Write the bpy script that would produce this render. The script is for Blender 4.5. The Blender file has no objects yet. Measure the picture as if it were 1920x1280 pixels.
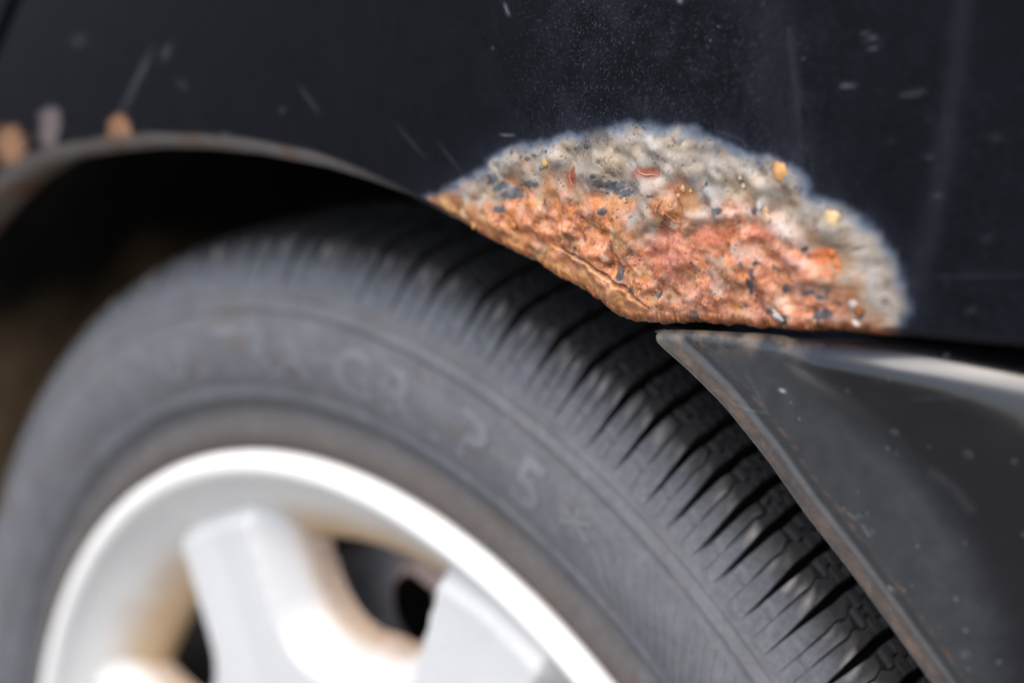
import bpy, math, random
import numpy as np
from mathutils import Matrix, Vector
random.seed(7); RNG = np.random.default_rng(11)
scn = bpy.context.scene
COL = scn.collection
H = 0.285                                   # height of the wheel centre above the ground

# ------------------------------------------------------------------ camera
FPX, CX, CY = 3500.0, 960.0, 640.0          # focal length in pixels of a 1920 px wide frame
CAMP = np.array([0.46263, -0.32059, 0.31819])          # all shapes below are written relative to the wheel centre
CAMR = np.array([0.67885, 0.72763, -0.09856])
CAMU = np.array([-0.05072, 0.18037, 0.98229])
CAMD = np.array([-0.73252, 0.66183, -0.15935])
cd = bpy.data.cameras.new('camera'); cam = bpy.data.objects.new('camera', cd); COL.objects.link(cam)
m = Matrix(((CAMR[0], CAMU[0], -CAMD[0], CAMP[0]), (CAMR[1], CAMU[1], -CAMD[1], CAMP[1]),
            (CAMR[2], CAMU[2], -CAMD[2], CAMP[2] + H), (0, 0, 0, 1)))
cam.matrix_world = m
cd.sensor_width = 36.0; cd.lens = 36.0 * FPX / 1920.0
cd.clip_start = 0.01; cd.clip_end = 2000.0
cd.dof.use_dof = True; cd.dof.focus_distance = 0.403; cd.dof.aperture_fstop = 6.2; cd.dof.aperture_blades = 0
scn.camera = cam

# ------------------------------------------------------------------ light
SUN_EL, SUN_AZ = math.radians(58), math.radians(166)   # azimuth from +Y (into the car) clockwise towards +X
world = bpy.data.worlds.new('World'); scn.world = world; world.use_nodes = True
wn = world.node_tree.nodes; wl = world.node_tree.links
bg = wn['Background']; sky = wn.new('ShaderNodeTexSky')
sky.sky_type = 'NISHITA'; sky.sun_disc = False
sky.sun_elevation = SUN_EL; sky.sun_rotation = SUN_AZ
sky.air_density = 1.0; sky.dust_density = 3.0; sky.ozone_density = 1.0
wl.new(sky.outputs[0], bg.inputs[0]); bg.inputs[1].default_value = 0.14
sd = bpy.data.lights.new('sun', 'SUN'); sun = bpy.data.objects.new('sun', sd); COL.objects.link(sun)
sd.energy = 1.5; sd.angle = math.radians(50); sd.color = (1.0, 0.985, 0.96)
sdir = Vector((math.sin(SUN_AZ) * math.cos(SUN_EL), math.cos(SUN_AZ) * math.cos(SUN_EL), math.sin(SUN_EL)))
sun.rotation_euler = sdir.to_track_quat('Z', 'Y').to_euler()
sun.location = (0.5, -1, 2)
scn.view_settings.view_transform = 'Standard'; scn.view_settings.look = 'None'
scn.view_settings.gamma = 1.0; scn.view_settings.exposure = 1.15
scn.cycles.use_denoising = True
scn.cycles.max_bounces = 8

# ------------------------------------------------------------------ numpy helpers
def sst(a, b, x):
    t = np.clip((x - a) / (b - a), 0, 1); return t * t * (3 - 2 * t)
def lerp(a, b, t): return a + (b - a) * t
def _hash(ix, iy, seed):
    h = (ix.astype(np.int64) * 374761393 + iy.astype(np.int64) * 668265263 + seed * 974634777) & 0xFFFFFFFF
    h = ((h ^ (h >> 13)) * 1274126177) & 0xFFFFFFFF
    h = ((h ^ (h >> 16)) * 2246822519) & 0xFFFFFFFF
    return ((h ^ (h >> 15)) & 0xFFFFFF) / float(0xFFFFFF)
def vnoise(x, y, seed=0):                    # smooth gradient noise, about -1..1
    ix = np.floor(x); iy = np.floor(y); fx = x - ix; fy = y - iy
    ux = fx**3 * (fx * (fx * 6 - 15) + 10); uy = fy**3 * (fy * (fy * 6 - 15) + 10)
    def g(a, b):
        an = _hash(ix + a, iy + b, seed) * 2 * np.pi
        return np.cos(an) * (fx - a) + np.sin(an) * (fy - b)
    return 1.5 * lerp(lerp(g(0, 0), g(1, 0), ux), lerp(g(0, 1), g(1, 1), ux), uy)
def fbm(x, y, seed=0, o=4):
    s = 0; a = 1; n = 0
    for k in range(o):
        s = s + a * vnoise(x * 2**k + 17.3 * k, y * 2**k - 9.1 * k, seed + k); n += a; a *= 0.5
    return s / n
def worley(x, y, seed=0, jit=0.9):           # F1, F2 and a random value per cell
    ix = np.floor(x); iy = np.floor(y)
    f1 = np.full_like(x, 9.0); f2 = np.full_like(x, 9.0); cid = np.zeros_like(x)
    for a in (-1, 0, 1):
        for b in (-1, 0, 1):
            jx = ix + a; jy = iy + b
            px = jx + 0.5 + jit * (_hash(jx, jy, seed) - 0.5); py = jy + 0.5 + jit * (_hash(jx, jy, seed + 51) - 0.5)
            d = np.hypot(x - px, y - py); c = _hash(jx, jy, seed + 99)
            near = d < f1
            f2 = np.where(near, f1, np.minimum(f2, d)); cid = np.where(near, c, cid); f1 = np.where(near, d, f1)
    return f1, f2, cid
def polydist(px, py, poly):                  # signed distance, positive inside
    P = np.array(poly, float); n = len(P)
    d2 = np.full(px.shape, 1e18); ins = np.zeros(px.shape, bool)
    for i in range(n):
        a = P[i]; b = P[(i + 1) % n]; e = b - a
        t = np.clip(((px - a[0]) * e[0] + (py - a[1]) * e[1]) / (e @ e + 1e-12), 0, 1)
        d2 = np.minimum(d2, (px - a[0] - t * e[0])**2 + (py - a[1] - t * e[1])**2)
        c = (a[1] > py) != (b[1] > py)
        with np.errstate(divide='ignore', invalid='ignore'):
            xi = (b[0] - a[0]) * (py - a[1]) / (b[1] - a[1] + 1e-12) + a[0]
        ins ^= c & (px < xi)
    return np.where(ins, 1, -1) * np.sqrt(d2)
def linedist(px, py, pts):                   # distance to an open polyline, side (+ below), parameter 0..1
    P = np.array(pts, float); L = np.r_[0, np.cumsum(np.hypot(*np.diff(P, axis=0).T))]
    best = np.full(px.shape, 1e9); side = np.zeros(px.shape); par = np.zeros(px.shape)
    for i in range(len(P) - 1):
        a = P[i]; e = P[i + 1] - a
        t = np.clip(((px - a[0]) * e[0] + (py - a[1]) * e[1]) / (e @ e), 0, 1)
        d = np.hypot(px - a[0] - t * e[0], py - a[1] - t * e[1]); s = np.sign(e[0] * (py - a[1]) - e[1] * (px - a[0]))
        k = d < best
        best = np.where(k, d, best); side = np.where(k, s, side); par = np.where(k, (L[i] + t * (L[i + 1] - L[i])) / L[-1], par)
    return best, side, par
def ray(P):
    P = np.atleast_2d(np.array(P, float))
    return (P[:, :1] - CX) / FPX * CAMR - (P[:, 1:] - CY) / FPX * CAMU + CAMD
def at(P, y=-0.03):                          # traced photo points -> points of the plane y (wheel-centred metres)
    R = ray(P); t = (y - CAMP[1]) / R[:, 1]; return CAMP + R * t[:, None]
def trace(X):                                # surface point -> its traced coordinate
    V = X - CAMP; z = V @ CAMD
    return CX + FPX * (V @ CAMR) / z, CY - FPX * (V @ CAMU) / z
def resample(P, n):
    P = np.array(P, float); L = np.r_[0, np.cumsum(np.linalg.norm(np.diff(P, axis=0), axis=1))]
    t = np.linspace(0, L[-1], n); return np.stack([np.interp(t, L, P[:, k]) for k in range(P.shape[1])], 1)
def smooth(P, it=30):
    P = P.copy()
    for _ in range(it): P[1:-1] = 0.25 * P[:-2] + 0.5 * P[1:-1] + 0.25 * P[2:]
    return P
def srgb(r, g, b):
    c = np.array([r, g, b], float) / 255.0
    return np.where(c <= 0.04045, c / 12.92, ((c + 0.055) / 1.055)**2.4)

# ------------------------------------------------------------------ mesh and object helpers
def mesh_from(name, V, F, mat, cols=None, smooth_=True, normals=None, attrs=None):
    V = np.asarray(V, np.float32).reshape(-1, 3); me = bpy.data.meshes.new(name)
    if isinstance(F, np.ndarray):
        n, k = F.shape
        me.vertices.add(len(V)); me.vertices.foreach_set('co', V.ravel())
        me.loops.add(n * k); me.loops.foreach_set('vertex_index', F.astype(np.int32).ravel())
        me.polygons.add(n); me.polygons.foreach_set('loop_start', np.arange(0, n * k, k, dtype=np.int32))
        me.polygons.foreach_set('loop_total', np.full(n, k, np.int32))
        me.update(calc_edges=True)
    else:
        me.from_pydata(V.tolist(), [], F); me.update()
    me.polygons.foreach_set('use_smooth', np.full(len(me.polygons), smooth_))
    if cols is not None:
        a = me.attributes.new('Col', 'FLOAT_COLOR', 'POINT')
        c = np.ones((len(V), 4), np.float32); c[:, :3] = cols; a.data.foreach_set('color', c.ravel())
    for k, v in (attrs or {}).items():
        a = me.attributes.new(k, 'FLOAT', 'POINT'); a.data.foreach_set('value', np.asarray(v, np.float32).ravel())
    if normals is not None: me.normals_split_custom_set_from_vertices(normals.tolist())
    me.materials.append(mat); return me
def part(name, me, parent, z=0.0, label=None):
    o = bpy.data.objects.new(name, me); COL.objects.link(o); o.parent = parent; o.location = (0, 0, z)
    if label: o['label'] = label
    return o
def grid_faces(nu, nv, wrap=False):
    i = np.arange(nu if wrap else nu - 1)[:, None]; j = np.arange(nv - 1)[None, :]; i2 = (i + 1) % nu
    return np.stack([i * nv + j, i2 * nv + j, i2 * nv + j + 1, i * nv + j + 1], -1).reshape(-1, 4)
def submesh(V, F, keep, *arrs):
    Fk = F[keep]; used = np.unique(Fk); mp = np.full(len(V), -1); mp[used] = np.arange(len(used))
    return (V[used], mp[Fk]) + tuple(a[used] for a in arrs)
def grid_normals(P):                         # P (nu, nv, 3)
    du = np.gradient(P, axis=0); dv = np.gradient(P, axis=1)
    n = np.cross(du, dv); n /= np.linalg.norm(n, axis=-1, keepdims=True) + 1e-12
    return n
def lathe(profile, n=256, a0=0.0, a1=2 * math.pi):    # profile rows (r, y): turned about the wheel axis (Y)
    P = np.array(profile, float); full = abs(a1 - a0 - 2 * math.pi) < 1e-6
    a = np.linspace(a0, a1, n, endpoint=not full)
    X = np.stack([np.cos(a)[:, None] * P[None, :, 0], np.broadcast_to(P[None, :, 1], (n, len(P))), np.sin(a)[:, None] * P[None, :, 0]], -1)
    return X.reshape(-1, 3), grid_faces(n, len(P), full)

# ------------------------------------------------------------------ materials
def new_mat(name):
    mt = bpy.data.materials.new(name); mt.use_nodes = True
    return mt, mt.node_tree.nodes, mt.node_tree.links, mt.node_tree.nodes['Principled BSDF']
def nd(N, t, **kw):
    n = N.new(t)
    for k, v in kw.items(): setattr(n, k, v)
    return n
def mixc(N, L, fac, a, b, mode='MIX'):
    n = nd(N, 'ShaderNodeMix', data_type='RGBA', blend_type=mode)
    for s, v in ((0, fac), (6, a), (7, b)):
        if isinstance(v, (int, float)): n.inputs[s].default_value = v
        elif isinstance(v, tuple): n.inputs[s].default_value = v + (1,) if len(v) == 3 else v
        else: L.new(v, n.inputs[s])
    return n.outputs[2]
def math_(N, L, op, a, b=0.0, clamp=False):
    n = nd(N, 'ShaderNodeMath', operation=op, use_clamp=clamp)
    for i, v in enumerate((a, b)):
        if isinstance(v, (int, float)): n.inputs[i].default_value = v
        else: L.new(v, n.inputs[i])
    return n.outputs[0]
def ramp(N, L, fac, stops):
    n = nd(N, 'ShaderNodeValToRGB'); e = n.color_ramp.elements
    while len(e) < len(stops): e.new(0.5)
    for k, (p, c) in enumerate(stops):
        e[k].position = p; e[k].color = tuple(c) + (1,) if len(c) == 3 else c
    L.new(fac, n.inputs[0]); return n.outputs[0]
def noise(N, L, co, scale, detail=4.0, rough=0.55):
    n = nd(N, 'ShaderNodeTexNoise'); n.inputs['Scale'].default_value = scale
    n.inputs['Detail'].default_value = detail; n.inputs['Roughness'].default_value = rough
    if co is not None: L.new(co, n.inputs['Vector'])
    return n.outputs['Fac']
def bump(N, L, h, strength, dist, prev=None):
    n = nd(N, 'ShaderNodeBump'); n.inputs['Strength'].default_value = strength; n.inputs['Distance'].default_value = dist
    L.new(h, n.inputs['Height'])
    if prev is not None: L.new(prev, n.inputs['Normal'])
    return n.outputs[0]
def specks(N, L, co, scale, size, keep):      # sparse round dust specks, 0..1
    v = nd(N, 'ShaderNodeTexVoronoi'); v.inputs['Scale'].default_value = scale; L.new(co, v.inputs['Vector'])
    sep = nd(N, 'ShaderNodeSeparateColor'); L.new(v.outputs['Color'], sep.inputs[0])
    on = math_(N, L, 'GREATER_THAN', sep.outputs[0], 1 - keep)
    rad = math_(N, L, 'MULTIPLY', sep.outputs[1], size)
    k = math_(N, L, 'SUBTRACT', rad, v.outputs['Distance'])
    k = math_(N, L, 'MULTIPLY', k, 8.0 / size, True)
    k = math_(N, L, 'MULTIPLY', k, on)
    return math_(N, L, 'MULTIPLY', k, sep.outputs[2])

def paint_material():
    mt, N, L, B = new_mat('weathered_black_paint')
    co = nd(N, 'ShaderNodeTexCoord').outputs['Object']
    col = nd(N, 'ShaderNodeAttribute', attribute_name='Col').outputs['Color']
    rust = nd(N, 'ShaderNodeAttribute', attribute_name='rust').outputs['Fac']
    dustm = nd(N, 'ShaderNodeAttribute', attribute_name='dust').outputs['Fac']
    clean = math_(N, L, 'SUBTRACT', 1.0, rust, True)
    big = noise(N, L, co, 22, 5); fine = noise(N, L, co, 1700, 2); mid = noise(N, L, co, 150, 5, 0.65)
    # metallic grain and dust on the black paint
    grain = ramp(N, L, fine, [(0.56, (0, 0, 0)), (0.76, (0.030, 0.032, 0.038))])
    dusty = ramp(N, L, mid, [(0.42, (0, 0, 0)), (0.8, (0.010, 0.0105, 0.014))])
    c1 = mixc(N, L, 1.0, grain, dusty, 'ADD')
    c1 = mixc(N, L, 1.0, c1, ramp(N, L, big, [(0.3, (0.35, 0.35, 0.35)), (0.75, (1, 1, 1))]), 'MULTIPLY')
    sp = specks(N, L, co, 420, 0.16, 0.10); sp2 = specks(N, L, co, 110, 0.10, 0.16)
    spk = math_(N, L, 'MAXIMUM', sp, sp2)
    c1 = mixc(N, L, math_(N, L, 'MULTIPLY', spk, 0.30), c1, (0.30, 0.30, 0.32))
    c1 = mixc(N, L, 1.0, c1, dustm, 'MULTIPLY')
    onp = mixc(N, L, 1.0, col, c1, 'ADD')
    # rust: fine granular colour breakup
    g1 = noise(N, L, co, 2600, 3, 0.7); g2 = noise(N, L, co, 700, 4, 0.6)
    rc = mixc(N, L, 1.0, col, ramp(N, L, g1, [(0.25, (0.78, 0.74, 0.70)), (0.5, (1, 1, 1)), (0.8, (1.14, 1.12, 1.1))]), 'MULTIPLY')
    rc = mixc(N, L, 1.0, rc, ramp(N, L, g2, [(0.3, (0.80, 0.76, 0.72)), (0.6, (1.05, 1.05, 1.05))]), 'MULTIPLY')
    L.new(mixc(N, L, rust, onp, rc), B.inputs['Base Color'])
    rr = ramp(N, L, rust, [(0.0, (0.30,) * 3), (1.0, (0.36,) * 3)])
    rn = math_(N, L, 'MULTIPLY', math_(N, L, 'SUBTRACT', mid, 0.5), 0.25)
    L.new(math_(N, L, 'ADD', rr, rn, True), B.inputs['Roughness'])
    sv = math_(N, L, 'ADD', math_(N, L, 'MULTIPLY', rust, 0.32), PAINT_SPEC)
    L.new(sv, B.inputs['Specular IOR Level'])
    bh = math_(N, L, 'ADD', math_(N, L, 'MULTIPLY', g1, 0.5), g2)
    hs = math_(N, L, 'MULTIPLY', bh, rust)
    b1 = bump(N, L, hs, 0.30, 0.0003)
    b2 = bump(N, L, math_(N, L, 'MULTIPLY', mid, clean), 0.12, 0.0004, b1)
    L.new(b2, B.inputs['Normal'])
    return mt
PAINT_SPEC = 0.04
M_PAINT = paint_material()

def attr_material(name, rough=0.5, spec=0.5, nscale=300.0, namt=0.25, bstr=0.15, bdist=0.0004, speck=0.0, rough_attr=None):
    mt, N, L, B = new_mat(name)
    co = nd(N, 'ShaderNodeTexCoord').outputs['Object']
    col = nd(N, 'ShaderNodeAttribute', attribute_name='Col').outputs['Color']
    n1 = noise(N, L, co, nscale, 6, 0.62); n2 = noise(N, L, co, nscale * 6, 3)
    c = mixc(N, L, 1.0, col, ramp(N, L, n1, [(0.3, (1 - namt,) * 3), (0.7, (1 + namt,) * 3)]), 'MULTIPLY')
    c = mixc(N, L, 1.0, c, ramp(N, L, n2, [(0.3, (1 - namt * .7,) * 3), (0.7, (1 + namt * .7,) * 3)]), 'MULTIPLY')
    if speck:
        s = math_(N, L, 'MAXIMUM', specks(N, L, co, 520, 0.34, 0.10), specks(N, L, co, 150, 0.06, 0.30))
        c = mixc(N, L, math_(N, L, 'MULTIPLY', s, speck), c, (0.38, 0.37, 0.36))
    L.new(c, B.inputs['Base Color'])
    if rough_attr:
        ra = nd(N, 'ShaderNodeAttribute', attribute_name=rough_attr).outputs['Fac']
        L.new(math_(N, L, 'ADD', ra, math_(N, L, 'MULTIPLY', math_(N, L, 'SUBTRACT', n1, 0.5), 0.2), True), B.inputs['Roughness'])
    else: B.inputs['Roughness'].default_value = rough
    B.inputs['Specular IOR Level'].default_value = spec
    if name == 'glossy_black_bumper': B.inputs['Coat Weight'].default_value = 0.75; B.inputs['Coat Roughness'].default_value = 0.17
    if bstr: L.new(bump(N, L, math_(N, L, 'ADD', n1, math_(N, L, 'MULTIPLY', n2, 0.3)), bstr, bdist), B.inputs['Normal'])
    return mt
M_RUBBER = attr_material('dusty_tyre_rubber', 0.72, 0.3, 420, 0.16, 0.25, 0.0003)
M_TREAD = attr_material('worn_tread_rubber', 0.8, 0.25, 600, 0.22, 0.3, 0.0003)
M_RIM = attr_material('silver_lacquered_alloy', 0.38, 0.5, 160, 0.03, 0.05, 0.0002)
M_BUMPER = attr_material('glossy_black_bumper', 0.25, 0.24, 260, 0.22, 0.04, 0.0002, 0.13, 'rough')
M_LINER = attr_material('muddy_arch_liner', 0.9, 0.2, 60, 0.35, 0.5, 0.002)
M_FLAKE = attr_material('rust_crumb', 0.5, 0.4, 900, 0.18, 0.4, 0.0003)
M_DRUM = attr_material('brake_drum_iron', 0.75, 0.3, 200, 0.25, 0.3, 0.0004)

# ------------------------------------------------------------------ ground (below the frame, it lights the car from underneath)
def ground():
    mt, N, L, B = new_mat('worn_concrete')
    co = nd(N, 'ShaderNodeTexCoord').outputs['Object']
    n = noise(N, L, co, 90, 6, 0.7)
    L.new(ramp(N, L, n, [(0.3, (0.10, 0.098, 0.095)), (0.75, (0.19, 0.185, 0.178))]), B.inputs['Base Color'])
    B.inputs['Roughness'].default_value = 0.85
    L.new(bump(N, L, n, 0.5, 0.004), B.inputs['Normal'])
    s = 600.0
    me = mesh_from('ground', [(-s, -s, 0), (s, -s, 0), (s, s, 0), (-s, s, 0)], [(0, 1, 2, 3)], mt, smooth_=False)
    o = bpy.data.objects.new('ground', me); COL.objects.link(o); o['kind'] = 'structure'
ground()

# ------------------------------------------------------------------ the car
car = bpy.data.objects.new('car', None); COL.objects.link(car); car.location = (0, 0, 0)
car['label'] = 'black car with a badly rusted rear wheel arch beside its silver wheel'
car['category'] = 'car'

YS = -0.03
def ysurf(x, z):                             # the car's side: a gentle barrel curve
    return YS + 0.14 * np.clip(z - 0.27, 0, None)**2 + 0.01 * (x - 0.12)**2

# lower edge of the quarter panel: the arch, then the joint over the bumper
ARCH = [(0, 352), (60, 316), (125, 298), (200, 287), (281, 280), (375, 283), (469, 293), (594, 318), (680, 343), (760, 370), (870, 425), (1000, 495), (1080, 543), (1130, 572), (1150, 592), (1178, 605)]
GAP = [(1240, 611), (1300, 606), (1400, 614), (1500, 622), (1600, 629), (1700, 637), (1920, 655)]
def edge_curve():
    a = at(ARCH)[:, [0, 2]]; g = at(GAP)[:, [0, 2]]
    th = np.radians(np.linspace(0, 34, 9)[:0:-1]); r0 = math.hypot(*a[0]); t0 = math.atan2(a[0, 1], a[0, 0])
    left = np.stack([(r0 + 0.0) * np.cos(t0 + th), (r0 + 0.0) * np.sin(t0 + th)], 1)
    right = np.array([[0.33, 0.2525], [0.45, 0.250], [0.62, 0.247]])
    P = np.vstack([left, a, g, right])
    P = resample(P, 3000); P = smooth(P, 14)
    return P
EDGE = edge_curve()

RUST_OUT = [(795, 372), (850, 343), (895, 322), (912, 300), (945, 280), (1000, 263), (1060, 250), (1120, 242), (1180, 232), (1235, 229), (1285, 236), (1340, 256), (1400, 283),
            (1450, 298), (1485, 304), (1508, 330), (1522, 362), (1560, 378), (1605, 396), (1645, 432), (1672, 468), (1690, 515), (1702, 570), (1697, 640), (1690, 700),
            (1100, 700), (1000, 540), (900, 470), (795, 395)]
RUST_IN = [(850, 395), (880, 425), (900, 400), (935, 385), (980, 360), (1030, 352), (1075, 375), (1120, 372), (1160, 390), (1185, 430), (1205, 452), (1235, 420), (1240, 380), (1275, 360),
           (1300, 395), (1350, 405), (1400, 398), (1440, 420), (1490, 450), (1520, 480), (1560, 500), (1580, 540), (1590, 585), (1630, 612), (1640, 700), (1100, 700), (850, 470)]
CRACK = [(1025, 452), (1060, 470), (1090, 484), (1110, 492), (1130, 510), (1148, 522), (1160, 534), (1178, 538), (1186, 549), (1205, 566), (1222, 578)]
BLACK = [(922, 337, 12, 14), (940, 350, 14, 12), (960, 362, 20, 14), (945, 392, 14, 7), (995, 346, 16, 8), (1130, 345, 10, 10), (1150, 350, 26, 12), (1175, 362, 14, 8), (1165, 515, 8, 16), (1190, 545, 5, 12),
         (1240, 552, 10, 8), (1300, 590, 16, 9), (1322, 597, 14, 7), (1418, 512, 6, 14), (1412, 535, 7, 18), (1425, 490, 5, 6), (1477, 540, 11, 9), (1443, 583, 8, 6), (1518, 548, 12, 5), (1540, 558, 9, 5), (1552, 545, 5, 12),
         (1470, 598, 13, 9), (1532, 592, 10, 12), (1548, 588, 14, 13), (1575, 570, 6, 7), (1512, 466, 7, 6), (1400, 493, 7, 5), (1452, 502, 4, 6), (1325, 345, 5, 7), (1355, 395, 14, 8), (1420, 395, 10, 8), (1138, 395, 7, 10),
         (1028, 284, 5, 4), (1003, 292, 4, 3), (978, 296, 3, 5), (990, 298, 6, 4), (1100, 275, 8, 7), (1122, 330, 6, 5), (1228, 367, 8, 3), (1300, 590, 20, 6), (1455, 470, 4, 3), (960, 285, 3, 6)]

_sl = np.array([(-0.235, 0.235), (-0.19, 0.262), (-0.15, 0.289), (-0.112, 0.3135), (-0.0862, 0.3321), (-0.0790, 0.3383), (-0.0702, 0.3450), (-0.050, 0.364), (-0.034, 0.389), (-0.022, 0.425), (-0.014, 0.47), (-0.010, 0.52)])
SHUT = smooth(resample(_sl, 240), 20)
_L = np.r_[0, np.cumsum(np.hypot(*np.diff(SHUT, axis=0).T))]
SHUT_L = (float(np.interp(-0.0702, SHUT[:, 0], _L)), float(_L[-1]))
def quarter_panel():
    # columns along the lower edge, rows away from it
    Ex = EDGE[:, 0]; Ls = np.r_[0, np.cumsum(np.hypot(*np.diff(EDGE, axis=0).T))]
    dens = 1.0 + 5.2 * (sst(0.055, 0.078, Ex) - sst(0.222, 0.24, Ex)) - 0.4 * sst(0.27, 0.35, Ex)
    cum = np.r_[0, np.cumsum(0.5 * (dens[1:] + dens[:-1]) * np.diff(Ls))]
    NU = 1000
    ls = np.interp(np.linspace(0, cum[-1], NU), cum, Ls)
    E = np.stack([np.interp(ls, Ls, EDGE[:, 0]), np.interp(ls, Ls, EDGE[:, 1])], 1)
    # columns end on the door shut line at the left and on a level line above the frame
    tl = np.vstack([SHUT, [[0.17, 0.52], [0.75, 0.52]]]); tL = np.r_[0, np.cumsum(np.hypot(*np.diff(tl, axis=0).T))]
    kx = [E[0, 0], -0.06, 0.0, 0.18, 0.62]; kt = [0.0, SHUT_L[0], SHUT_L[1], tL[-2], tL[-1]]
    tt = np.interp(E[:, 0], kx, kt); tt = smooth(np.stack([tt, tt], 1), 80)[:, 0]
    T = np.stack([np.interp(tt, tL, tl[:, 0]), np.interp(tt, tL, tl[:, 1])], 1)
    D = T - E; Lh = np.linalg.norm(D, axis=1); D /= Lh[:, None]
    qe0 = trace(np.stack([E[:, 0], np.full(NU, YS), E[:, 1]], 1))[0]
    R = 0.0026 + 0.0026 * (1 - sst(560, 820, qe0)); R_ = R[:, None]
    s = np.r_[np.linspace(0, 0.112, 400), 0.112 + (np.linspace(0, 1, 28)[1:]**1.6) * 1.0]
    # ragged rust along the edge
    qx, qy = trace(np.stack([E[:, 0], np.full(NU, YS), E[:, 1]], 1))
    rag = (sst(860, 960, qx) - sst(1640, 1700, qx))
    jag = rag * (0.0011 * fbm(E[:, 0] * 700, E[:, 1] * 700, 5, 4) + 0.0006 * np.clip(vnoise(E[:, 0] * 160, E[:, 1] * 160, 8), -1, 1))
    S = np.empty((NU, len(s)))
    k = (s - 0.112) > 0
    Sd = np.minimum(0.112, 0.8 * Lh)[:, None]
    S[:, ~k] = R_ + s[~k][None] / 0.112 * (Sd - R_); S[:, k] = Sd + (s[k] - 0.112)[None] * (Lh[:, None] - Sd)
    fade = np.exp(-S / 0.004)
    XZ = E[:, None, :] + D[:, None, :] * (S + jag[:, None] * fade)[..., None]
    X = XZ[..., 0]; Z = XZ[..., 1]; Y = ysurf(X, Z)
    P = np.stack([X, Y, Z], -1)
    qx, qy = trace(P.reshape(-1, 3)); qx = qx.reshape(X.shape); qy = qy.reshape(X.shape)
    mx = X * 1000; mz = Z * 1000
    # --- masks
    wob = 11 * fbm(mx / 9, mz / 7, 2, 2) + 7 * fbm(mx / 3.6, mz / 3.6, 3, 2) + 1.0 * fbm(mx / 0.8, mz / 0.8, 9, 2)
    Do = polydist(qx, qy, RUST_OUT) + wob
    Di = polydist(qx, qy, RUST_IN) + 44 * fbm(mx / 8.0, mz / 8.0, 21, 3) + 16 * fbm(mx / 2.0, mz / 2.0, 27, 3)
    mo = sst(-1, 9, Do); mi = sst(-22, 22, Di)
    # --- relief (metres, outwards)
    wx = mx + 1.2 * vnoise(mx / 5, mz / 5, 31); wz = mz + 1.2 * vnoise(mx / 5, mz / 5, 32)
    f1, f2, c1 = worley(wx / 6.0, wz / 6.0, 41); dome1 = np.clip(1 - (f1 / 0.62)**2, 0, 1) * (0.35 + 0.65 * c1)
    g1, g2, c2 = worley(wx / 2.3, wz / 2.3, 43); dome2 = np.clip(1 - (g1 / 0.60)**2, 0, 1) * sst(0.25, 0.6, c2)
    h1, h2, c3 = worley(wx / 0.95, wz / 0.95, 47); dome3 = np.clip(1 - (h1 / 0.55)**2, 0, 1) * sst(0.45, 0.8, c3)
    lump = fbm(wx / 8.5, wz / 8.5, 51, 3); lump2 = fbm(wx / 3.2, wz / 3.2, 57, 3); gr = fbm(mx / 0.7, mz / 0.7, 61, 3)
    clus = sst(-0.1, 0.35, fbm(mx / 9, mz / 9, 71, 2))
    h = mo * (0.00055 * sst(0, 55, Do) + sst(4, 45, Do) * (0.0030 * lump + 0.0009 * lump2 * (1 - mi) + 0.00005 * gr))
    p1, p2, c4 = worley(wx / 0.62, wz / 0.62, 149); fine = np.clip(1 - (p1 / 0.5)**2, 0, 1) * sst(0.5, 0.9, c4)
    h += mi * (0.0006 * dome1 * c1 + 0.00038 * dome2 * clus * clus + 0.0008 * lump2)
    hf = mo * (0.00022 * dome3 * (0.2 + clus) * (0.2 + 0.8 * mi) + 0.00013 * fine * (0.15 + 0.85 * mi) + 0.00012 * gr * mi)
    o1, o2, c5 = worley(mx / 1.05, mz / 1.05, 151, 1.0); pore = (1 - sst(0.10, 0.24, o1)) * sst(0.66, 0.74, c5) * sst(-.25, .2, fbm(mx / 6, mz / 6, 153, 2)) * mo
    ridge = 1 - np.abs(fbm(wx / 4.0, wz / 4.0, 77, 3)) * 2.2
    h += mi * 0.0003 * np.clip(ridge, 0, 1)**3
    band = mo * (1 - mi)
    h += band * sst(10, 40, Do) * (0.0005 * dome1 * sst(0.4, 0.9, c1))
    pits = sst(0.32, 0.5, fbm(mx / 2.1, mz / 2.1, 83, 3))
    h -= mi * 0.0007 * pits
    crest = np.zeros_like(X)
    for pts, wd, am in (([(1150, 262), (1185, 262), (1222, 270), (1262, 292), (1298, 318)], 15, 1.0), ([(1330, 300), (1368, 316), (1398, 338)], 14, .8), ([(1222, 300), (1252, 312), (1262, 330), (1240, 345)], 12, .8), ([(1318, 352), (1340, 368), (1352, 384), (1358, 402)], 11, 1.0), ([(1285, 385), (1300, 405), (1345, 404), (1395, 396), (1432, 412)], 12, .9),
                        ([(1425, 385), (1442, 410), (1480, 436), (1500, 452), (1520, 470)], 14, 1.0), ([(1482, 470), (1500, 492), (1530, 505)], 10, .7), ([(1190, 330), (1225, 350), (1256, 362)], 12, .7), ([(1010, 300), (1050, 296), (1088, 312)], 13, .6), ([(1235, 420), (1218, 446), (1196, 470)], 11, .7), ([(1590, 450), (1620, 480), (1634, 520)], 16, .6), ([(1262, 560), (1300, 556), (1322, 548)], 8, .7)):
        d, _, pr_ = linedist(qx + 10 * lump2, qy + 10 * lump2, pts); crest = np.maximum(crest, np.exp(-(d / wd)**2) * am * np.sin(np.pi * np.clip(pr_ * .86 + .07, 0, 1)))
    bli = np.zeros_like(X)
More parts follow.
